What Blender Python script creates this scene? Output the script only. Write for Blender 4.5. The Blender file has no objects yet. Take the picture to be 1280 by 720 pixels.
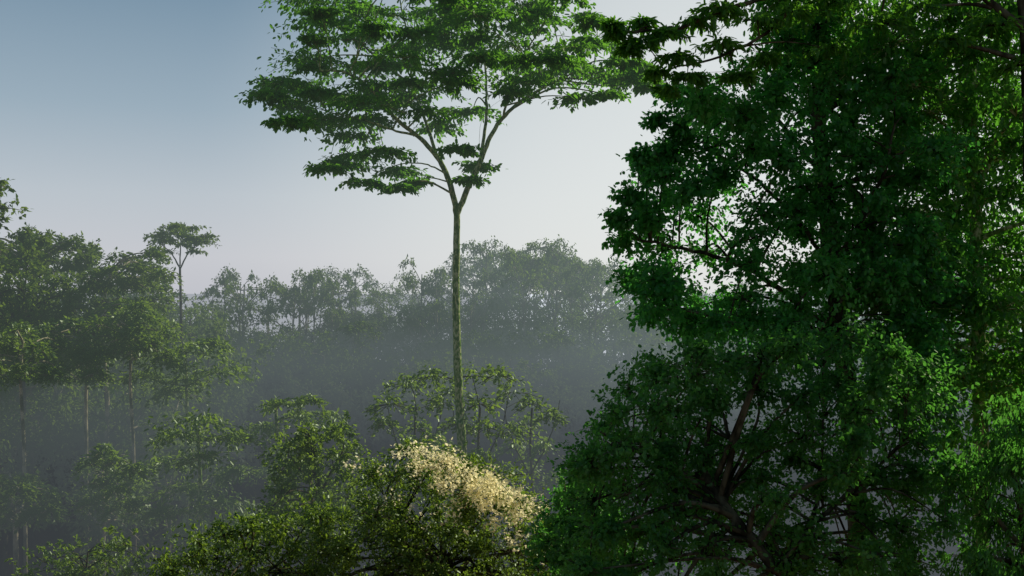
import bpy, math, random
import numpy as np
rng=np.random.default_rng(11); random.seed(5)
col=bpy.context.scene.collection
K=36/35/1280.0; CZ=24.0
def P(px,py,Y): return np.array([(px-640)*K*Y,Y,CZ+(360-py)*K*Y])
# ---------------------------------------------------------------- morning haze painted into every material as emission by world depth and height
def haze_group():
    g=bpy.data.node_groups.new('painted_haze','ShaderNodeTree')
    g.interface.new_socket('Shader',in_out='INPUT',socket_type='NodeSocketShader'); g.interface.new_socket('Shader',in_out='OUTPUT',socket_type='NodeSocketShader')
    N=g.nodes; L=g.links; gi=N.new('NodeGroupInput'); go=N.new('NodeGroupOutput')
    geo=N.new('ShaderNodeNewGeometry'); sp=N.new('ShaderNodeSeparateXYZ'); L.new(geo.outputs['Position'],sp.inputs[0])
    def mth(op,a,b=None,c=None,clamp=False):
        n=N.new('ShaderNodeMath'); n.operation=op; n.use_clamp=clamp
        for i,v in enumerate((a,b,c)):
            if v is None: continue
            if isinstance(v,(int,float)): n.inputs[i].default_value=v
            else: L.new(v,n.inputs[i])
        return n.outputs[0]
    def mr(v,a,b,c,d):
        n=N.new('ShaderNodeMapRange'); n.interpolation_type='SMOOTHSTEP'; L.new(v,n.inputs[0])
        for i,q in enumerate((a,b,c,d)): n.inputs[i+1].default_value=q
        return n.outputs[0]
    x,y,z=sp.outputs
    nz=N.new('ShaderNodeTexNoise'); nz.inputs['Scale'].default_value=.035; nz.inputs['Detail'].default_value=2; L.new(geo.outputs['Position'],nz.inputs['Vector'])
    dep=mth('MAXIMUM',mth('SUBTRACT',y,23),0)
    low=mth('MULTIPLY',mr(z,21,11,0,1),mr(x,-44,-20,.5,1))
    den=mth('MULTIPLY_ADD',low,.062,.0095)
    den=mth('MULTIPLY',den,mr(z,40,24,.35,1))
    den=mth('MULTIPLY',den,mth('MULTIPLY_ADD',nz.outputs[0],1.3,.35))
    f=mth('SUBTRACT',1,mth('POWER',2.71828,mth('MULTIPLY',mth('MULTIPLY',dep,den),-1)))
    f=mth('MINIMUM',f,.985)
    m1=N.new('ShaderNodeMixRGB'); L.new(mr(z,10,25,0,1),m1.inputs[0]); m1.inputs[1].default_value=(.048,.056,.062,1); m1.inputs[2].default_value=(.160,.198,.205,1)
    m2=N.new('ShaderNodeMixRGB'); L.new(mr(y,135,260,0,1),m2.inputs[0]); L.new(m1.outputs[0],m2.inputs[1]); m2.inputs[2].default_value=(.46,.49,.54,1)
    em=N.new('ShaderNodeEmission'); L.new(m2.outputs[0],em.inputs[0]); L.new(mr(x,-50,70,.8,1.7),em.inputs[1])  # haze glow painted stronger toward the sun side
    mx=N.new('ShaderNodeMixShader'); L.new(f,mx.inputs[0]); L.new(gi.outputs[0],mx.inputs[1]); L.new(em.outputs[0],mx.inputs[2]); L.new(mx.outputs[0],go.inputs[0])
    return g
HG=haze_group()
def newmat(n):
    m=bpy.data.materials.new(n); m.use_nodes=True; m.node_tree.nodes.clear(); m.cycles.emission_sampling='NONE'; return m,m.node_tree
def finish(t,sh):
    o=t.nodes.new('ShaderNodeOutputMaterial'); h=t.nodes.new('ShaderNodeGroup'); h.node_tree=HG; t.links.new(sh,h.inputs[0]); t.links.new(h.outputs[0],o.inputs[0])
def ramp(t,fac,stops):
    r=t.nodes.new('ShaderNodeValToRGB'); el=r.color_ramp.elements
    while len(el)<len(stops): el.new(.5)
    for e,(p,c) in zip(el,stops): e.position=p; e.color=(*c,1)
    t.links.new(fac,r.inputs[0]); return r.outputs[0]
def leafmat(n,dark,mid,light,tr=(.14,.30,.03),trf=.45,gl=.06,scale=.6):
    m,t=newmat(n)
    g=t.nodes.new('ShaderNodeNewGeometry')
    nz=t.nodes.new('ShaderNodeTexNoise'); nz.inputs['Scale'].default_value=scale; nz.inputs['Detail'].default_value=2
    t.links.new(g.outputs['Position'],nz.inputs['Vector'])
    a=t.nodes.new('ShaderNodeMath'); a.operation='MULTIPLY_ADD'; t.links.new(g.outputs['Random Per Island'],a.inputs[0]); a.inputs[1].default_value=.55
    s=t.nodes.new('ShaderNodeMath'); s.operation='MULTIPLY_ADD'; t.links.new(nz.outputs[0],s.inputs[0]); s.inputs[1].default_value=1.3; s.inputs[2].default_value=-.43
    t.links.new(s.outputs[0],a.inputs[2])
    c=ramp(t,a.outputs[0],[(0,dark),(.5,mid),(1,light)])
    d=t.nodes.new('ShaderNodeBsdfDiffuse'); t.links.new(c,d.inputs[0])
    tb=t.nodes.new('ShaderNodeBsdfTranslucent')
    mx=t.nodes.new('ShaderNodeMixRGB'); mx.blend_type='MIX'; mx.inputs[0].default_value=.75; t.links.new(c,mx.inputs[1]); mx.inputs[2].default_value=(*tr,1)
    t.links.new(mx.outputs[0],tb.inputs[0])
    m1=t.nodes.new('ShaderNodeMixShader'); m1.inputs[0].default_value=trf; t.links.new(d.outputs[0],m1.inputs[1]); t.links.new(tb.outputs[0],m1.inputs[2])
    gb=t.nodes.new('ShaderNodeBsdfGlossy'); gb.inputs['Roughness'].default_value=.42; gb.inputs[0].default_value=(.8,.95,.75,1)
    m2=t.nodes.new('ShaderNodeMixShader'); m2.inputs[0].default_value=gl; t.links.new(m1.outputs[0],m2.inputs[1]); t.links.new(gb.outputs[0],m2.inputs[2])
    finish(t,m2.outputs[0]); return m
def barkmat(n,c1,c2,c3,sc=6):
    m,t=newmat(n)
    tc=t.nodes.new('ShaderNodeTexCoord'); mp=t.nodes.new('ShaderNodeMapping'); mp.inputs['Scale'].default_value=(1,1,.5)
    t.links.new(tc.outputs['Object'],mp.inputs[0])
    nz=t.nodes.new('ShaderNodeTexNoise'); nz.inputs['Scale'].default_value=sc; nz.inputs['Detail'].default_value=6; t.links.new(mp.outputs[0],nz.inputs['Vector'])
    c=ramp(t,nz.outputs[0],[(.40,c1),(.5,c2),(.58,c3)])
    d=t.nodes.new('ShaderNodeBsdfDiffuse'); t.links.new(c,d.inputs[0])
    b=t.nodes.new('ShaderNodeBump'); b.inputs['Strength'].default_value=.6; b.inputs['Distance'].default_value=.03; t.links.new(nz.outputs[0],b.inputs['Height']); t.links.new(b.outputs[0],d.inputs['Normal'])
    finish(t,d.outputs[0]); return m
M={}
M['emerg']=leafmat('broad_green_leaf',(.022,.085,.012),(.042,.13,.016),(.09,.18,.025),tr=(.20,.52,.03),trf=.54,gl=.02)
M['broad']=leafmat('drooping_green_leaf',(.02,.085,.018),(.04,.135,.022),(.09,.18,.03),tr=(.17,.54,.04),trf=.56,gl=.02)
M['oval']=leafmat('oval_leaf',(.02,.10,.026),(.038,.16,.034),(.09,.22,.04),tr=(.13,.58,.06),trf=.58,gl=.02)
M['deep']=leafmat('deep_green_leaf',(.02,.085,.022),(.038,.13,.028),(.08,.17,.035),tr=(.15,.50,.05),trf=.54,gl=.02)
M['olive']=leafmat('olive_leaf',(.024,.065,.012),(.050,.108,.018),(.10,.155,.025),tr=(.27,.42,.035),trf=.52,gl=.04)
M['far']=leafmat('forest_leaf',(.028,.07,.015),(.048,.105,.02),(.085,.14,.028),tr=(.24,.36,.03),trf=.48,gl=.01,scale=.25)
M['bark']=barkmat('mossy_bark',(.06,.13,.025),(.14,.23,.05),(.36,.40,.20),14)
M['darkbark']=barkmat('dark_bark',(.02,.02,.012),(.05,.045,.028),(.09,.085,.05),5)
M['palebark']=barkmat('pale_bark',(.10,.11,.06),(.22,.21,.13),(.38,.35,.24),4)
m,t=newmat('painted_sun_glint'); d=t.nodes.new('ShaderNodeBsdfDiffuse'); d.inputs[0].default_value=(.9,.84,.54,1)  # cream colour stands in for sun glints on leaf tips
tb=t.nodes.new('ShaderNodeBsdfTranslucent'); tb.inputs[0].default_value=(.97,.9,.56,1); mm=t.nodes.new('ShaderNodeMixShader'); t.links.new(d.outputs[0],mm.inputs[1]); t.links.new(tb.outputs[0],mm.inputs[2]); finish(t,mm.outputs[0]); M['painted_glint']=m
# ---------------------------------------------------------------- mesh builders
def mesh_np(name,V,F,mat,parent=None):
    me=bpy.data.meshes.new(name); V=np.asarray(V,dtype=np.float32); F=np.asarray(F,dtype=np.int32)
    me.vertices.add(len(V)); me.vertices.foreach_set('co',V.ravel())
    n=F.shape[1]; me.loops.add(F.size); me.loops.foreach_set('vertex_index',F.ravel())
    me.polygons.add(len(F)); me.polygons.foreach_set('loop_start',np.arange(0,F.size,n,dtype=np.int32))
    me.update(calc_edges=True); me.materials.append(mat)
    o=bpy.data.objects.new(name,me); col.objects.link(o)
    if parent is not None: o.parent=parent
    return o
class Tubes:
    def __init__(s): s.V=[];s.F=[];s.n=0
    def add(s,pts,rad,sides=8):
        pts=np.asarray(pts,float); rad=np.asarray(rad,float); N=len(pts)
        tg=np.gradient(pts,axis=0); tg/=np.linalg.norm(tg,axis=1)[:,None]+1e-9
        ref=np.array([1.,.13,.07]) if abs(tg[0][2])>.6 else np.array([.05,.1,1.])
        a=np.cross(tg,ref); a/=np.linalg.norm(a,axis=1)[:,None]+1e-9; b=np.cross(tg,a)
        th=np.linspace(0,2*math.pi,sides,endpoint=False)
        ring=pts[:,None,:]+rad[:,None,None]*(np.cos(th)[None,:,None]*a[:,None,:]+np.sin(th)[None,:,None]*b[:,None,:])
        s.V.append(ring.reshape(-1,3)); i=np.arange(N-1)[:,None]*sides; j=np.arange(sides)[None,:]; k=(j+1)%sides
        f=np.stack([i+j,i+k,i+sides+k,i+sides+j],-1).reshape(-1,4)+s.n
        s.F.append(f); s.n+=N*sides
    def build(s,name,mat,parent,origin):
        if not s.V: return None
        o=mesh_np(name,np.concatenate(s.V)-origin,np.concatenate(s.F),mat,parent)
        o.data.polygons.foreach_set('use_smooth',[True]*len(o.data.polygons)); return o
def smooth(pts,n=5,jit=0.0):
    pts=np.asarray(pts,float); out=[]; N=len(pts)
    for i in range(N-1):
        p0=pts[max(i-1,0)];p1=pts[i];p2=pts[i+1];p3=pts[min(i+2,N-1)]
        for k in range(n):
            t=k/n; out.append(.5*((2*p1)+(-p0+p2)*t+(2*p0-5*p1+4*p2-p3)*t*t+(-p0+3*p1-3*p2+p3)*t**3))
    out.append(pts[-1]); out=np.array(out)
    if jit: out[1:-1]+=rng.normal(0,jit,out[1:-1].shape)
    return out
def nrm(v): return v/(np.linalg.norm(v,axis=-1,keepdims=True)+1e-9)
def leaves(name,C,D,S,wr,mat,parent,origin,simple=False,flat=.5,droop=.16):
    N=len(C); D=nrm(D); up=rng.normal(0,1,(N,3))*(1-flat)+np.array([0,0,1.])*flat*2
    side=nrm(np.cross(D,up)); nn=np.cross(side,D)
    S=S[:,None]
    if simple:
        V=np.stack([C,C+D*S*.45+side*S*wr*.5,C+D*S-nn*S*droop,C+D*S*.45-side*S*wr*.5],1).reshape(-1,3)
        F=np.arange(N*4).reshape(-1,4)
    else:
        b=C; l1=C+D*S*.22+side*S*wr*.42+nn*S*.05; l2=C+D*S*.72+side*S*wr*.46-nn*S*droop*.3; tp=C+D*S-nn*S*droop
        r2=C+D*S*.72-side*S*wr*.46-nn*S*droop*.3; r1=C+D*S*.22-side*S*wr*.42+nn*S*.05
        V=np.stack([b,l1,l2,tp,r2,r1],1).reshape(-1,3)
        i=np.arange(N)[:,None]*6; F=np.concatenate([i+np.array([[0,3,2,1]]),i+np.array([[0,5,4,3]])])
    return mesh_np(name,V-origin,F,mat,parent)
def thing(name,label,cat,loc,group=None):
    o=bpy.data.objects.new(name,None); col.objects.link(o); o.location=loc; o['label']=label; o['category']=cat
    if group: o['group']=group
    o.empty_display_size=.5
    return o
def clump_leaves(c,r,n,per=14,sp=.32,down=.35,shell=.2):
    r=np.asarray(r,float); ns=max(3,n//per)
    d=nrm(rng.normal(0,1,(ns,3))); rad=shell+(1-shell)*rng.random((ns,1))**.6; rad*=np.where(rng.random((ns,1))<.3,1.5,1)
    tip=c+d*rad*r; ax=nrm(d*np.array([1,1,.6])+rng.normal(0,.4,(ns,3))+np.array([0,0,-down*.4]))
    L=r.mean()*sp*1.6
    t=rng.random((ns,per,1)); B=tip[:,None,:]+ax[:,None,:]*(t-.6)*L*2.1+rng.normal(0,.10,(ns,per,3))*L
    A=nrm(ax[:,None,:]*.7+rng.normal(0,.6,(ns,per,3))+np.array([0,0,-down]))
    return B.reshape(-1,3),A.reshape(-1,3),tip
def plate_leaves(c,r,n,thick=.16,down=.45):
    nr=max(5,n//13); per=n//nr+1
    th=rng.random(nr)*2*math.pi; R_=r*(.45+.75*rng.random(nr))
    ax=np.stack([np.cos(th),np.sin(th),rng.normal(0,.10,nr)],1)
    t=rng.random((nr,per,1))**.7
    B=c+ax[:,None,:]*t*R_[:,None,None]; B[...,2]+=thick*r*(.8-2.*t[...,0]**2)+rng.normal(0,thick*r*.35,(nr,per))
    B[...,:2]+=rng.normal(0,.05*r,(nr,per,2))
    A=ax[:,None,:]*.8+rng.normal(0,.55,(nr,per,3)); A[...,2]-=down
    tips=c+ax*R_[:,None]; tips[:,2]-=thick*r*.9
    return B.reshape(-1,3),A.reshape(-1,3),tips
def inpoly(x,y,poly):
    c=False;n=len(poly)
    for i in range(n):
        x1,y1=poly[i];x2,y2=poly[(i+1)%n]
        if (y1>y)!=(y2>y) and x<(x2-x1)*(y-y1)/(y2-y1)+x1: c=not c
    return c
def fill(poly,Y,dY,n,mind,gaps=()):
    xs=[p[0] for p in poly]; ys=[p[1] for p in poly]; out=[];tries=0
    while len(out)<n and tries<6000:
        tries+=1; x=random.uniform(min(xs),max(xs)); y=random.uniform(min(ys),max(ys))
        if not inpoly(x,y,poly): continue
        if any((x-g[0])**2+(y-g[1])**2<g[2]**2 for g in gaps): continue
        yy=Y+random.uniform(-dY,dY)
        if any(abs(x-o[0])<mind and abs(y-o[1])<mind*.8 and abs(yy-o[2])<dY*.6 for o in out): continue
        out.append((x,y,yy))
    return out
# ---------------------------------------------------------------- terrain
def H(x,y):
    x=np.asarray(x,float); y=np.asarray(y,float)
    z=13.5*np.exp(-(np.maximum(y-12,0)/17.)**2)
    z=z+12.5*np.exp(-((y-112)/34.)**2)*(.8+.2*np.tanh((x+28)/14.))*np.exp(-(x/260.)**2)
    z=z+15.5*np.exp(-((x+42)/20.)**2-((y-60)/26.)**2)
    z=z+.5*np.sin(x*.21+y*.1)+.35*np.sin(y*.33-x*.17)+.2*np.sin(x*.7)*np.cos(y*.6)
    return z
xs=np.concatenate([np.linspace(-3000,-160,16),np.linspace(-150,150,121),np.linspace(160,3000,16)])
ys=np.concatenate([np.linspace(-200,-12,8),np.linspace(-10,190,101),np.linspace(200,500,14),np.linspace(600,4000,10)])
X,Yg=np.meshgrid(xs,ys); V=np.stack([X,Yg,H(X,Yg)],-1).reshape(-1,3)
nx=len(xs); i=(np.arange(len(ys)-1)[:,None]*nx+np.arange(nx-1)[None,:]); F=np.stack([i,i+1,i+nx+1,i+nx],-1).reshape(-1,4)
m,t=newmat('forest_soil'); g=t.nodes.new('ShaderNodeNewGeometry'); nz=t.nodes.new('ShaderNodeTexNoise'); nz.inputs['Scale'].default_value=.35; nz.inputs['Detail'].default_value=8
t.links.new(g.outputs['Position'],nz.inputs['Vector']); c=ramp(t,nz.outputs[0],[(.38,(.05,.045,.02)),(.50,(.14,.075,.045)),(.62,(.30,.16,.11))])
d=t.nodes.new('ShaderNodeBsdfDiffuse'); t.links.new(c,d.inputs[0]); finish(t,d.outputs[0])
gr=mesh_np('ground',V,F,m); gr['kind']='structure'
gr.data.polygons.foreach_set('use_smooth',[True]*len(gr.data.polygons))
# ---------------------------------------------------------------- generic hero tree
def hero(name,label,trunk,tr,limbs,clumps,leaf,wr,mat,bark,Y,per=14,down=.35,plates=False,group=None,n_leaf=400,cat='tree',bsides=8,twigp=.5,twigr=.012,simple=False,br=.35,thick=.16):
    tp=[P(*q) for q in trunk]; b=tp[0].copy(); g=float(H(b[0],b[1])); 
    base=np.array([b[0]+.1,b[1],g-.3])
    pts=[base]+[p for p in tp if p[2]>g+.3]
    pts=smooth(pts,6,tr*.06); rad=np.linspace(tr*1.25,tr*.75,len(pts)); rad[0]*=1.6; rad[1]*=1.25
    root=thing(name,label,cat,base,group)
    T=Tubes(); T.add(pts,rad,12 if tr>.1 else 7); hosts=[('trunk',T)]
    h0=len(pts)//2; SP=[pts[h0:]]; SR=[rad[h0:]]; SI=[np.zeros(len(pts)-h0,int)]
    for L in limbs:
        lp=smooth([P(*q) for q in L[1:]],6,.01); r0=L[0]; rr=np.linspace(r0,r0*.35,len(lp))
        T2=Tubes(); T2.add(lp,rr,bsides); hosts.append(('limb',T2))
        SP.append(lp);SR.append(rr);SI.append(np.full(len(lp),len(hosts)-1))
    SP=np.concatenate(SP);SR=np.concatenate(SR);SI=np.concatenate(SI)
    BB=[];AA=[]
    for (px,py,yy,rp) in clumps:
        c=P(px,py,yy); r=rp*K*yy
        dd=np.linalg.norm((SP-c)*np.array([1,1,.8]),axis=1)+np.where(SP[:,2]>c[2],1.2,0); k=int(np.argmin(dd)); a=SP[k]; ra=SR[k]; BT=hosts[SI[k]][1]
        mid=(a+c)/2+np.array([0,0,.12*np.linalg.norm(c-a)])+rng.normal(0,.06*np.linalg.norm(c-a),3)
        bp=smooth([a,mid,c],5); r0=min(ra*.7,br*.1+.012*np.linalg.norm(c-a)); BT.add(bp,np.linspace(r0,r0*.35,len(bp)),6)
        n=int(n_leaf*(.7+.6*random.random()))
        if plates: B,A,tips=plate_leaves(c,r,n,down=down,thick=thick)
        else: B,A,tips=clump_leaves(c,np.array([r,r,r*.8]),n,per,down=down)
        BB.append(B);AA.append(A)
        for tpp in tips:
            if random.random()<twigp:
                q=c+(tpp-c)*.5+np.array([0,0,.06*r]); BT.add([c,q,tpp],[r0*.35,twigr,twigr*.6],4)
    for nm,t_ in hosts: t_.build(nm,bark,root,base)
    B=np.concatenate(BB);A=np.concatenate(AA); S=leaf*(.6+.7*rng.random(len(B)))
    leaves('foliage',B,A,S,wr,mat,root,base,simple=simple)
    return root,base
# ---- the tall emergent tree
Y0=32
pl=[(365,106,0,46),(350,102,2,34),(388,76,2,56),(400,150,-1,56),(385,152,1,42),(422,205,0,38),(445,172,2,46),(410,210,-2,30),(452,228,-1,30),(495,214,1,36),(498,234,-1,24),(480,190,-2,38),(440,196,1,36),(465,150,1,40),(520,228,0,18),
(455,128,-3,60),(430,50,1,66),(402,28,-1,54),(385,3,2,50),(500,72,-4,64),(482,20,2,66),(520,108,3,54),(555,42,0,66),
(600,20,-3,64),(612,78,4,62),(640,58,0,64),(662,104,-2,52),(692,30,2,64),(700,80,-1,62),(742,92,1,56),(722,122,-1,34),(772,98,0,42),(762,58,2,50),(800,102,1,28),(815,108,0,22),
(640,-14,0,74),(560,-34,1,84),(480,-40,-1,84),(700,-24,0,64),(420,-30,1,64),(560,92,-4,50),(530,60,5,64),(650,10,5,64),(445,90,4,58),(640,116,-3,30),(760,118,-2,28),(410,122,3,44),(600,-70,0,90),(500,-80,0,80),
(340,115,1,24),(580,60,2,60),(725,60,-3,50),(440,14,3,50),(598,208,1,28),(588,224,-1,22),(545,158,3,40),(572,186,-2,30),(590,140,3,38),(440,150,3,40),(535,140,-2,36),(500,130,1,40),(470,110,-1,50)]
ppoly=[(335,115),(365,50),(400,-10),(640,-60),(740,10),(820,100),(760,120),(650,105),(560,115),(470,135),(400,170),(340,150)]
clumps=[(a,b,Y0+c*.9,r) for a,b,c,r in pl]+[(x,y,z,random.uniform(20,38)) for x,y,z in fill(ppoly,Y0,4.5,56,20)]
hero('emergent_tree','tall slender tree with mossy forked trunk and layered umbrella crown against the open sky',
 [(578,600,Y0),(575,520,Y0),(571,430,Y0),(570,350,Y0),(571,265,Y0)],.135,
 [[.10,(571,268,32),(562,228,32),(546,196,32),(522,170,31.6),(496,150,31.2),(470,118,31),(436,92,30.5),(400,88,30.5)],
  [.10,(571,268,32),(586,232,32.1),(600,202,32.2),(612,172,32.3),(628,148,32.5),(655,124,32.5),(700,100,32.5),(745,98,32.6)],
  [.06,(600,202,32.2),(607,155,32.5),(608,110,33),(604,60,33.5),(596,10,33)],
  [.06,(546,196,32),(532,152,32.6),(516,110,33.4),(512,60,34),(500,0,34)],
  [.045,(522,170,31.6),(490,162,31),(455,150,30.6),(410,140,30.8)],
  [.045,(628,148,32.5),(640,110,31.5),(655,70,31),(680,30,31)],
  [.03,(558,218,32),(535,206,32.3),(505,205,32.4),(470,215,32.6)],
  [.025,(586,232,32.1),(594,220,31.8),(600,210,31.5)],
  [.05,(516,110,33.4),(470,70,33),(430,40,33),(400,20,32.5)]],
 clumps,.175,.5,M['emerg'],M['bark'],Y0,plates=True,n_leaf=400,down=.45,twigr=.009,br=.15,thick=.11,twigp=.35)
# ---- right-hand mass of trees
polyA=[(850,165),(900,90),(1000,30),(1130,40),(1190,130),(1180,250),(1210,330),(1180,460),(1010,450),(890,425),(835,390),(800,335),(798,255),(826,205)]
gapsA=[(905,292,36),(880,355,26),(935,235,30),(1010,190,20),(850,330,14),(890,245,20)]
cA=[(x,y,z,random.uniform(20,42)) for x,y,z in fill(polyA,17.5,1.8,128,32,gapsA)]+[(785,245,17,18),(778,300,17.5,20),(790,350,17,20),(812,392,17.5,18),(850,160,17,20),(815,215,17.5,18),(772,275,17,14),(845,120,17,18),(880,120,17.5,30),(820,150,17,14),(800,195,17,12),(835,345,17.5,22),(850,400,17.4,26),(830,190,17,20)]
hero('broadleaf_tree','big rounded tree with small oval glossy leaves whose left edge bulges toward the sky',
 [(1075,760,18),(1070,600,18),(1055,450,18),(1040,330,18),(1030,220,18),(1020,120,18)],.17,
 [[.06,(1052,430,18),(1000,380,17.8),(950,345,17.5),(900,322,17.2),(850,310,17.2),(800,300,17.2)],
  [.045,(1040,330,18),(990,270,18),(940,220,17.8),(890,190,17.8),(845,180,17.6)],
  [.045,(1030,220,18),(980,160,18.4),(940,110,18.5),(920,90,18.6)],
  [.045,(1040,330,18),(1080,270,17),(1110,200,16.6),(1120,120,16.6)],
  [.045,(1055,450,18),(1000,430,17),(930,410,16.6),(870,390,16.6),(815,385,17)]],
 cA,.085,.66,M['oval'],M['darkbark'],18,n_leaf=560,down=.4,twigr=.004,per=9)
polyB=[(960,-80),(1350,-80),(1350,560),(1170,560),(1110,480),(1080,330),(1100,150),(980,60)]
gapsB=[(1227,505,26),(1110,40,12)]
cB=[(x,y,z,random.uniform(28,50)) for x,y,z in fill(polyB,19.2,2.8,165,34,gapsB)]
hero('tall_rainforest_tree','towering tree with mossy pale trunk and drooping foliage filling the right edge',
 [(1226,760,17.8),(1226,560,17.8),(1224,480,17.8),(1220,300,18.4),(1214,120,19),(1210,-80,19)],.12,
 [[.08,(1216,160,18.9),(1160,110,19),(1100,70,19),(1040,30,19)],
  [.08,(1218,240,18.6),(1260,160,19),(1310,100,20)],
  [.07,(1221,340,18.3),(1170,290,19.5),(1130,250,20.5)],
  [.07,(1223,440,17.9),(1270,390,19.5),(1310,350,21)],
  [.07,(1212,20,19),(1120,-20,19),(1040,-40,20)]],
 cB,.11,.52,M['broad'],M['bark'],20.5,n_leaf=460,down=.6,twigr=.006,per=10)
cO=[(770,42,15,18),(800,52,15,24),(832,40,15,26),(820,90,15.3,20),(846,70,15,24),(870,25,15,34),(905,55,15.3,38),(900,10,15,36),(945,25,15.5,38),(960,70,16,30),(990,15,15.5,44),(1035,60,16,36),(1050,5,16,46),(1100,30,16,44),(1150,10,16,46),(1240,30,16,46),(1280,80,16,44),(1010,-30,15.5,60),(900,-40,15,50),(1120,-40,16,60),(860,95,15.4,22),(920,95,15.6,26),(1180,50,16,34),(800,28,15.2,20),(832,112,15.4,16),(765,30,15,14),(785,62,15,14)]
hero('overhanging_tree','tree whose long pinnate leaves reach in from above at the top right',
 [(1300,760,15.5),(1298,500,15.5),(1292,250,15.7),(1285,50,16),(1270,-80,16)],.13,
 [[.06,(1285,40,16),(1200,-20,16),(1110,-30,15.8),(1010,-15,15.5),(920,8,15.2),(850,34,15),(775,40,15)],
  [.035,(1010,-15,15.5),(960,40,15.6),(900,70,15.4),(830,88,15.3)]],
 cO,.13,.34,M['emerg'],M['darkbark'],15.5,plates=True,n_leaf=250,down=.6,twigr=.005)
polyC=[(735,555),(765,500),(840,445),(990,420),(1170,430),(1200,560),(1170,740),(1000,770),(730,770),(725,640)]
gapsC=[(868,650,24),(915,655,22),(945,690,18),(1105,560,18),(1165,640,20)]
cC=[(x,y,z,random.uniform(20,42)) for x,y,z in fill(polyC,14.8,1.9,128,33,gapsC)]
hero('leaning_tree','low dark dense tree with thick leaning limb below the oval leaved tree',
 [(985,770,13.8),(968,715,13.8),(940,675,13.8),(905,630,14),(880,590,14.4)],.08,
 [[.05,(968,715,13.8),(1010,660,14.6),(1025,600,15),(1030,520,15.2)],
  [.045,(905,630,14),(850,590,14.2),(790,560,14.2),(750,540,14.2)],
  [.045,(905,630,14),(915,570,15),(900,510,15.4),(880,470,15.6)],
  [.04,(1010,660,14.6),(1080,600,14.6),(1130,550,14.4)]],
 cC,.068,.62,M['deep'],M['darkbark'],14.5,n_leaf=640,down=.3,twigr=.004,per=10)
polyD=[(1200,540),(1350,480),(1350,770),(1225,770),(1215,660),(1195,600)]
cD=[(x,y,z,random.uniform(28,46)) for x,y,z in fill(polyD,13.8,1.3,38,36,[(1227,500,50)])]
hero('drooping_shrub','dark feathery shrub with narrow hanging leaves in the lower right corner',
 [(1290,790,13.8),(1285,690,13.8),(1270,600,13.8)],.06,
 [[.04,(1285,690,13.8),(1240,640,13.7),(1225,610,13.6)],[.04,(1285,690,13.8),(1320,600,13.9),(1330,520,14)]],
 cD,.09,.34,M['deep'],M['darkbark'],13.5,n_leaf=560,down=1.1,cat='shrub',twigr=.005)
# ---- foreground shrubs
polyE=[(425,650),(455,595),(505,560),(560,568),(620,598),(660,630),(700,668),(730,780),(400,780)]
cE=[(x,y,z,random.uniform(14,34)) for x,y,z in fill(polyE,21,1.8,110,27)]
rt,bs=hero('rounded_shrub','large rounded shrub flecked with painted cream sun glints at the foot of the tall forked tree',
 [(560,790,21),(558,720,21),(552,670,21)],.09,
 [[.05,(556,700,21),(510,650,20.8),(480,620,20.8)],[.05,(556,700,21),(600,650,21),(630,625,21)],[.04,(556,700,21),(650,690,21),(680,680,21)]],
 cE,.072,.58,M['olive'],M['darkbark'],21,n_leaf=500,down=.0,cat='shrub',twigr=.005,per=10)
BB=[];AA=[]  # pale leaves scattered as painted sun glints over the shrub
for i in range(210):
    if i%4: x=random.gauss(592,44); y=560+.5*max(0,x-545)+.25*max(0,530-x)+abs(random.gauss(0,24)); n_=random.randint(8,46)
    else: x=random.uniform(475,690); y=570+.42*max(0,x-545)+.3*max(0,530-x)+random.uniform(0,80); n_=12
    c=P(x,y,19.4+random.uniform(-.9,.6))
    B,A,_=clump_leaves(c,np.array([.32,.32,.22])*random.uniform(.3,1.1),n_,3,down=-.2); BB.append(B);AA.append(A)
B=np.concatenate(BB);A=np.concatenate(AA)
leaves('painted_glint',B,A,.062*(.5+.8*rng.random(len(B))),.75,M['painted_glint'],rt,bs)
polyF=[(200,700),(250,670),(330,650),(400,630),(440,780),(170,780)]
cF=[(x,y,z,random.uniform(18,32)) for x,y,z in fill(polyF,19.5,1.5,60,26)]
hero('leafy_shrub','low dark shrub left of the glint flecked shrub along the bottom edge',[(310,800,19.5),(310,740,19.5),(312,700,19.5)],.06,[[.03,(310,740,19.5),(270,700,19.5),(240,690,19.5)],[.03,(310,740,19.5),(360,690,19.5),(380,660,19.5)]],
 cF,.075,.55,M['olive'],M['darkbark'],19.5,n_leaf=400,down=.1,cat='shrub',twigr=.005,per=10)
cG=[(x,y,z,random.uniform(16,26)) for x,y,z in fill([(20,700),(60,680),(120,665),(180,690),(190,760),(20,770)],27,1,34,18)]
hero('seedling_tree','sparse leafy sapling poking up in the bottom left corner',[(105,800,27),(105,740,27),(110,690,27)],.03,[],
 cG,.12,.5,M['olive'],M['darkbark'],27,n_leaf=130,down=.2,cat='sapling',twigr=.005,br=.15)
polyS=[(690,640),(720,590),(760,610),(790,700),(780,780),(670,780)]
hero('leafy_shrub','narrow dark shrub filling the dip between the glint flecked shrub and the leaning tree',[(730,800,17.5),(730,740,17.5),(728,690,17.5)],.05,[],
 [(x,y,z,random.uniform(16,28)) for x,y,z in fill(polyS,17.5,1.2,44,24)],.075,.6,M['deep'],M['darkbark'],17.5,n_leaf=400,down=.1,cat='shrub',twigr=.005)
cH=[(x,y,z,random.uniform(16,28)) for x,y,z in fill([(350,565),(380,540),(420,535),(450,560),(440,640),(390,680),(335,640)],29,2,34,22)]
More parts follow.
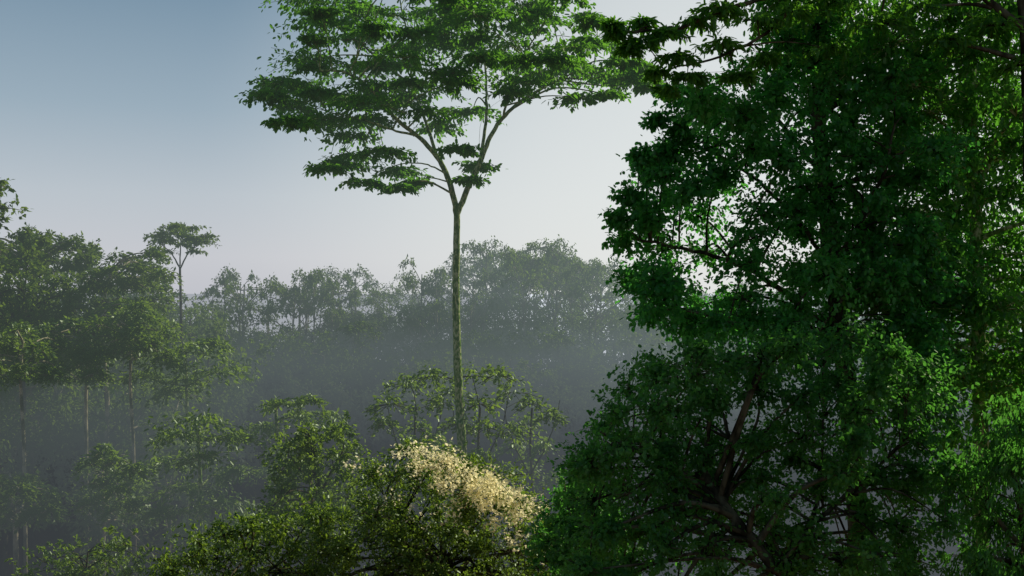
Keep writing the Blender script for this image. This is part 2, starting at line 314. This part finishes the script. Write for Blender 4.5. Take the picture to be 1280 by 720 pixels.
hero('understory_tree','hazy small tree rising behind the left side of the glint flecked shrub',[(400,720,29),(398,640,29),(396,580,29)],.09,[[.04,(398,620,29),(370,580,29),(360,570,29)],[.04,(398,620,29),(425,570,29),(430,555,29)]],
 cH,.13,.55,M['olive'],M['darkbark'],29,n_leaf=260,down=.2,twigr=.007)
for k,(px,pts,lab) in enumerate([(600,[(590,470,40),(620,468,36),(560,492,36),(640,490,40),(600,505,40),(665,505,30),(575,530,30),(640,540,34),(610,535,34),(600,570,30)],'thin airy young tree directly right of the tall mossy trunk'),
    (520,[(510,480,36),(540,470,34),(490,505,34),(550,505,36),(520,535,36),(480,530,26),(545,550,30),(510,555,30)],'thin airy young tree just left of the tall mossy trunk'),
    (665,[(660,530,34),(690,520,28),(640,560,34),(685,560,34),(665,590,34),(630,590,30),(690,600,30)],'thin airy young tree midway between tall mossy trunk and dark right trees')]):
    cc=[(a,b,34+random.uniform(-1.5,1.5)+k,r*.9) for a,b,r in pts]; yb=34+k
    hero('young_tree',lab,[(px,760,yb),(px+2,640,yb),(px-2,560,yb),(px,510,yb)],.05,[[.03,(px,600,yb),(px-25,550,yb),(px-35,510,yb)],[.03,(px,590,yb),(px+25,540,yb),(px+35,500,yb)]],
      cc,.16,.55,M['olive'],M['darkbark'],yb,plates=True,n_leaf=180,down=.3,twigp=.8,twigr=.012,thick=.32)
def tier(lab,px,Y,pts,nl=260,leaf=.21,top=None,tr=.08,mat='olive'):
    cc=[(a,b,Y+random.uniform(-1.5,1.5),r) for a,b,r in pts]; ty=min(p[1] for p in pts)+12
    hero('tiered_tree',lab,[(px,760,Y),(px+3,(760+ty)/2,Y),(px,ty,Y)],tr,[],cc,leaf,.5,M[mat],M['bark'],Y,plates=True,n_leaf=nl,down=.35,twigr=.01)
tier('small tiered tree with flat leaf layers rising out of the mist left of centre',248,35,[(255,528,62),(225,545,44),(292,548,40),(205,578,44),(255,572,48),(300,590,38),(235,612,56),(282,632,50),(200,640,34),(300,655,38),(250,660,46)],320,.18)
tier('misty tiered tree with broad flat top beneath the reddish bank on the left slope',232,46,[(240,440,62),(205,455,48),(272,466,48),(230,478,54),(180,470,30),(262,430,34),(215,490,44)],320,.23)
tier('misty flat layered tree between the small tiered tree and the glint flecked shrub',345,37,[(350,505,36),(375,520,34),(330,535,36),(385,500,26),(410,520,30),(360,560,40),(330,590,36)],240,.17)
# left slope trees
def dome(lab,name,trunk,Y,poly,n,r,leaf,nl,tr,mat='far',bark='palebark',plates=False,dY=3.5,extra=(),limbs=[],thick=.16):
    cc=[(x,y,z,random.uniform(*r)) for x,y,z in fill(poly,Y,dY,n,r[0]*.8)]+[(a,b,Y,q) for a,b,q in extra]
    hero(name,lab,[(x,y,Y) for x,y in trunk],tr,limbs,cc,leaf,.55,M[mat],M[bark],Y,plates=plates,n_leaf=nl,down=.3,simple=True,twigr=.02,twigp=.3,thick=thick)
dome('wide domed tree standing highest above the left slope','dome_tree',[(40,600),(42,420),(45,330)],58,[(-50,300),(10,286),(60,282),(110,296),(128,316),(100,338),(-50,342)],36,(10,22),.26,250,.2,plates=False)
dome('dense dark tree at the left edge below the domed crown','slope_tree',[(30,600),(28,480),(25,420)],52,[(-60,335),(60,335),(105,360),(110,410),(60,470),(-60,480)],46,(16,30),.26,300,.15,bark='darkbark')
dome('mid sized tree right of the domed crown with uneven tiers','slope_tree',[(132,600),(134,500),(128,400),(135,350)],52,[(110,345),(150,312),(190,305),(212,340),(205,380),(160,420),(110,400)],40,(14,26),.23,260,.11,plates=True,thick=.3)
dome('bushy tree with warm sunlit foliage beside the reddish bank','slope_tree',[(108,600),(108,480),(112,420)],47,[(50,400),(120,385),(190,378),(190,420),(130,470),(60,475)],40,(14,28),.21,280,.09,mat='olive',plates=True,thick=.3)
dome('small flat topped tree alone on the skyline left of the gap','umbrella_tree',[(227,480),(226,380),(225,334)],68,[(188,296),(225,276),(268,292),(262,304),(235,300),(196,304)],20,(10,18),.24,130,.10,bark='darkbark',plates=True,extra=[(198,302,16),(256,302,16),(210,314,12),(245,314,11),(228,306,14)],
  limbs=[[.06,(225,336,68),(215,318,68),(200,304,67)],[.06,(225,336,68),(236,316,68),(254,302,69)],[.05,(225,332,68),(226,300,69),(228,284,69)]])
dome('broken crown fragment cut off by the left edge above the slope','slope_tree',[(-30,500),(-26,350),(-20,260)],46,[(-50,232),(0,228),(8,250),(0,280),(-50,290)],10,(14,20),.26,160,.11)
dome('low shadowed tree at the lower left edge in the mist','slope_tree',[(20,700),(18,640),(10,610)],40,[(-40,600),(30,595),(70,620),(50,660),(-40,670)],20,(18,28),.2,240,.10,plates=True,thick=.3)
dome('shadowed layered tree low in the mist left of the small tiered tree','slope_tree',[(130,720),(130,640),(128,580)],38,[(80,590),(130,560),(180,590),(180,650),(90,660)],22,(18,30),.19,240,.07,mat='olive',plates=True,thick=.3)
for (px,Y,lab,tp_) in ((165,45,'slim pale trunked tree right of the sunlit one on the left slope',400),(28,42,'slim pale trunked tree nearest the left edge above the bare bank',425)):
    cc=[(px+random.uniform(-50,50),tp_+random.uniform(-14,50),Y+random.uniform(-2.5,2.5),random.uniform(14,26)) for _ in range(26)]
    hero('slope_tree',lab,[(px+4,700,Y),(px+2,560,Y),(px-2,480,Y),(px,tp_,Y)],.075,[],cc,.2,.5,M['olive'],M['palebark'],Y,plates=True,n_leaf=200,down=.3,simple=True,twigr=.012,thick=.35)
# ---------------------------------------------------------------- forest of copies
def template(kind):
    h=12.; T=Tubes(); BT=T; BB=[];AA=[]
    lean=rng.normal(0,.4,2)
    tp=smooth([[0,0,-.5],[lean[0]*.3,lean[1]*.3,h*.4],[lean[0],lean[1],h*.86]],6,.04); T.add(tp,np.linspace(.15,.05,len(tp)),7)
    cl=[]
    if kind=='airy':
        for i in range(11): a=random.uniform(0,6.28); q=random.uniform(.2,2.8); cl.append((lean[0]+q*math.cos(a),lean[1]+q*math.sin(a),random.uniform(8.2,11.4)-.2*q,random.uniform(.7,1.3),70,1))
    elif kind=='umbrella':
        for i in range(18): a=random.uniform(0,6.28); q=4.4*math.sqrt(random.random()); cl.append((lean[0]+q*math.cos(a),lean[1]+q*math.sin(a),11.4-.08*q*q+random.uniform(-1.3,.2),random.uniform(.8,1.6),120,1))
    elif kind=='round':
        for i in range(28):
            d=nrm(rng.normal(0,1,3)); q=3.4*random.random()**.4; cl.append((d[0]*q,d[1]*q,8.2+d[2]*q*.95,random.uniform(.6,1.2),140,0))
    elif kind=='tiers':
        for i in range(22): z=random.uniform(3.8,11.5); a=random.uniform(0,6.28); q=random.uniform(.3,3.6)*(1.15-abs(z-7.5)/8); cl.append((q*math.cos(a),q*math.sin(a),z,random.uniform(.8,1.6),120,1))
    elif kind=='bushy':
        for i in range(44):
            d=nrm(rng.normal(0,1,3)); q=random.random()**.4; cl.append((d[0]*q*3.8,d[1]*q*3.8,6.3+d[2]*q*5.2,random.uniform(.8,1.4),180,0))
    for x,y,z,r,n,p in cl:
        c=np.array([x,y,z]); zz=max(2.,z-abs(random.gauss(1.6,.6))); k=min(len(tp)-1,int(zz/(h*.9)*len(tp))); a=tp[k]
        bp=smooth([a,(a+c)/2+[0,0,.1],c],4); BT.add(bp,np.linspace(.05,.02,len(bp)),4)
        B,A,tips=(plate_leaves(c,r,n,down=.25,thick=.25) if p else clump_leaves(c,np.array([r,r,r*.8]),n,10))
        BB.append(B);AA.append(A)
        if p:
            for q in tips: BT.add([c,q],[.02,.01],3)
    root=bpy.data.objects.new('forest_tree',None); col.objects.link(root)
    z0=np.zeros(3)
    T.build('trunk',M['palebark'] if kind!='bushy' else M['darkbark'],root,z0)
    B=np.concatenate(BB);A=np.concatenate(AA)
    leaves('foliage',B,A,.26*(.6+.7*rng.random(len(B))),.55,M['far'],root,z0,simple=True)
    root['used']=0
    return root
KIN={k:[template(k) for _ in range(n)] for k,n in (('airy',6),('umbrella',4),('round',3),('tiers',4),('bushy',3))}
GL={'airy':('slender airy tree standing up along the misty ridge line','slender trees along the ridge','ridge_tree'),
 'umbrella':('flat topped tree with spreading crown on the misty ridge','flat topped trees on the ridge','umbrella_tree'),
 'round':('round crowned tree on the misty ridge','round crowned trees on the ridge','ridge_tree'),
 'tiers':('hazy tree with uneven tiers of foliage on the far slope','tiered trees on the far slope','slope_tree'),
 'bushy':('dense bushy tree packed into the hazy forest below the ridge','bushy trees filling the far slope','forest_tree')}
def place(kind,px,py,Y,wide=1.,left=False):
    src=random.choice(KIN[kind]); top=P(px,py,Y); g=float(H(top[0],top[1])); s=(top[2]-g)/12.
    if s<.2: return
    if src['used']==0: o=src
    else:
        o=src.copy(); col.objects.link(o)
        for ch in src.children: c=ch.copy(); col.objects.link(c); c.parent=o
    src['used']=src['used']+1
    lab,grp,nm=GL[kind]
    if left: lab,grp,nm=('overlapping green tree crowding the forested left slope','trees crowding the left slope','slope_tree')
    o.name=nm; o['label']=lab; o['category']='tree'; o['group']=grp
    w=(.55*s+.45)*wide; o.location=(top[0],top[1],g); o.scale=(w,w,s); o.rotation_euler=(0,0,random.uniform(0,6.28))
sx=[230,270,300,322,350,380,430,470,520,560,600,640,680,720,745,770,800,850,900,1000,1300]
sy=[345,328,322,352,345,318,325,328,314,312,292,302,292,300,318,345,350,335,340,330,330]
def sky_y(x): return float(np.interp(x,sx,sy))
x=262
while x<1290:
    if not 308<x<352:
        k=random.choices(['airy','umbrella','tiers','round'],[9,1.5,1.5,.4])[0]
        if 590<x<760: k=random.choice(['umbrella','airy','umbrella','umbrella'])
        place(k,x,sky_y(x)+abs(random.gauss(0,14)),random.uniform(95,112),.72 if k=='airy' else .8)
    x+=random.uniform(16,30) if x<590 else random.uniform(12,20)
for px,py in [(372,322),(392,328),(412,326),(448,318),(300,322),(338,342),(524,312),(548,316),(603,292),(655,298),(690,290),(716,300),(740,312)]:
    place(random.choice(['airy','airy','tiers']) if px<590 else 'umbrella',px,py,random.uniform(92,100),.75)
x=210
while x<1290:
    yy=np.interp(x,[200,300,330,370,430,520,600,700,760,900],[388,392,400,390,380,368,352,350,364,376])
    place(random.choice(['bushy','bushy','round']),x,yy+random.uniform(-12,10),random.uniform(98,112)); x+=random.uniform(15,25)
for rowY,py,st in ((92,404,26),(84,430,32),(76,458,38)):
    x=100
    while x<1250:
        place(random.choice(['bushy','bushy','round','tiers']),x,py+random.uniform(-14,14),rowY+random.uniform(-4,4)); x+=st*random.uniform(.85,1.3)
for rowY,y0,y1,st in ((74,335,362,26),(66,355,415,28),(60,390,445,32),(54,425,485,38),(46,520,540,52)):
    x=-40
    while x<270:
        py=y0+(y1-y0)*max(0,x)/290+random.uniform(-14,14)
        if not (x<120 and py>430): place(random.choice(['bushy','tiers','round','tiers','bushy']),x,py,rowY+random.uniform(-3,3),.95,True)
        x+=st*random.uniform(.8,1.4)
for k in KIN:
    for s in KIN[k]:
        if s['used']==0:
            for c in list(s.children): bpy.data.objects.remove(c)
            bpy.data.objects.remove(s)
# ---------------------------------------------------------------- light
EL,AZ=32,52
w=bpy.data.worlds.new('World'); bpy.context.scene.world=w; w.use_nodes=True; nt=w.node_tree
N=nt.nodes; L=nt.links
sk=N.new('ShaderNodeTexSky'); sk.sky_type='NISHITA'; sk.sun_disc=False; sk.sun_elevation=math.radians(EL); sk.sun_rotation=math.radians(AZ); sk.dust_density=1.0; sk.air_density=1.0; sk.ozone_density=1.5
bg=N['Background']; bg.inputs[1].default_value=.105
tc=N.new('ShaderNodeTexCoord'); sp=N.new('ShaderNodeSeparateXYZ'); L.new(tc.outputs['Generated'],sp.inputs[0])
r=N.new('ShaderNodeValToRGB'); L.new(sp.outputs[2],r.inputs[0])
el=r.color_ramp.elements
while len(el)<6: el.new(.5)
for e,(p,c) in zip(el,[(0,(5.2,5.3,5.8)),(.03,(5.4,5.55,6.0)),(.09,(4.7,5.2,5.7)),(.17,(3.1,4.0,4.75)),(.28,(1.75,2.7,3.6)),(.6,(1.2,2.2,3.8))]): e.position=p; e.color=(*[v/8 for v in c],1)
sc=N.new('ShaderNodeMixRGB'); sc.blend_type='MULTIPLY'; sc.inputs[0].default_value=1; L.new(r.outputs[0],sc.inputs[1]); sc.inputs[2].default_value=(8,8,8,1)
dt=N.new('ShaderNodeVectorMath'); dt.operation='DOT_PRODUCT'; L.new(tc.outputs['Generated'],dt.inputs[0]); a=math.radians(20); dt.inputs[1].default_value=(math.sin(a)*.995,math.cos(a)*.995,.06)
mr=N.new('ShaderNodeMapRange'); mr.interpolation_type='SMOOTHSTEP'; L.new(dt.outputs['Value'],mr.inputs[0]); mr.inputs[1].default_value=.78; mr.inputs[2].default_value=1.0; mr.inputs[3].default_value=0; mr.inputs[4].default_value=.85
gm=N.new('ShaderNodeMixRGB'); L.new(mr.outputs[0],gm.inputs[0]); L.new(sc.outputs[0],gm.inputs[1]); gm.inputs[2].default_value=(7.7,7.9,7.7,1)
mf=N.new('ShaderNodeMapRange'); L.new(sp.outputs[2],mf.inputs[0]); mf.inputs[1].default_value=.3; mf.inputs[2].default_value=.7; mf.inputs[3].default_value=.95; mf.inputs[4].default_value=.1
mx=N.new('ShaderNodeMixRGB'); L.new(mf.outputs[0],mx.inputs[0]); L.new(sk.outputs[0],mx.inputs[1]); L.new(gm.outputs[0],mx.inputs[2]); L.new(mx.outputs[0],bg.inputs[0])
sl=bpy.data.lights.new('sun','SUN'); sl.energy=5.0; sl.angle=math.radians(.5); sl.color=(1,.91,.70)
so=bpy.data.objects.new('sun',sl); col.objects.link(so); so.rotation_euler=(math.radians(90-EL),0,math.radians(180-AZ))
bpy.context.scene.view_settings.view_transform='Standard'
cam=bpy.data.cameras.new('camera'); cam.lens=35; cam.sensor_width=36; cam.clip_end=6000; cam.clip_start=.2
co=bpy.data.objects.new('camera',cam); col.objects.link(co); co.location=(0,0,CZ); co.rotation_euler=(math.radians(90),0,0)
bpy.context.scene.camera=co
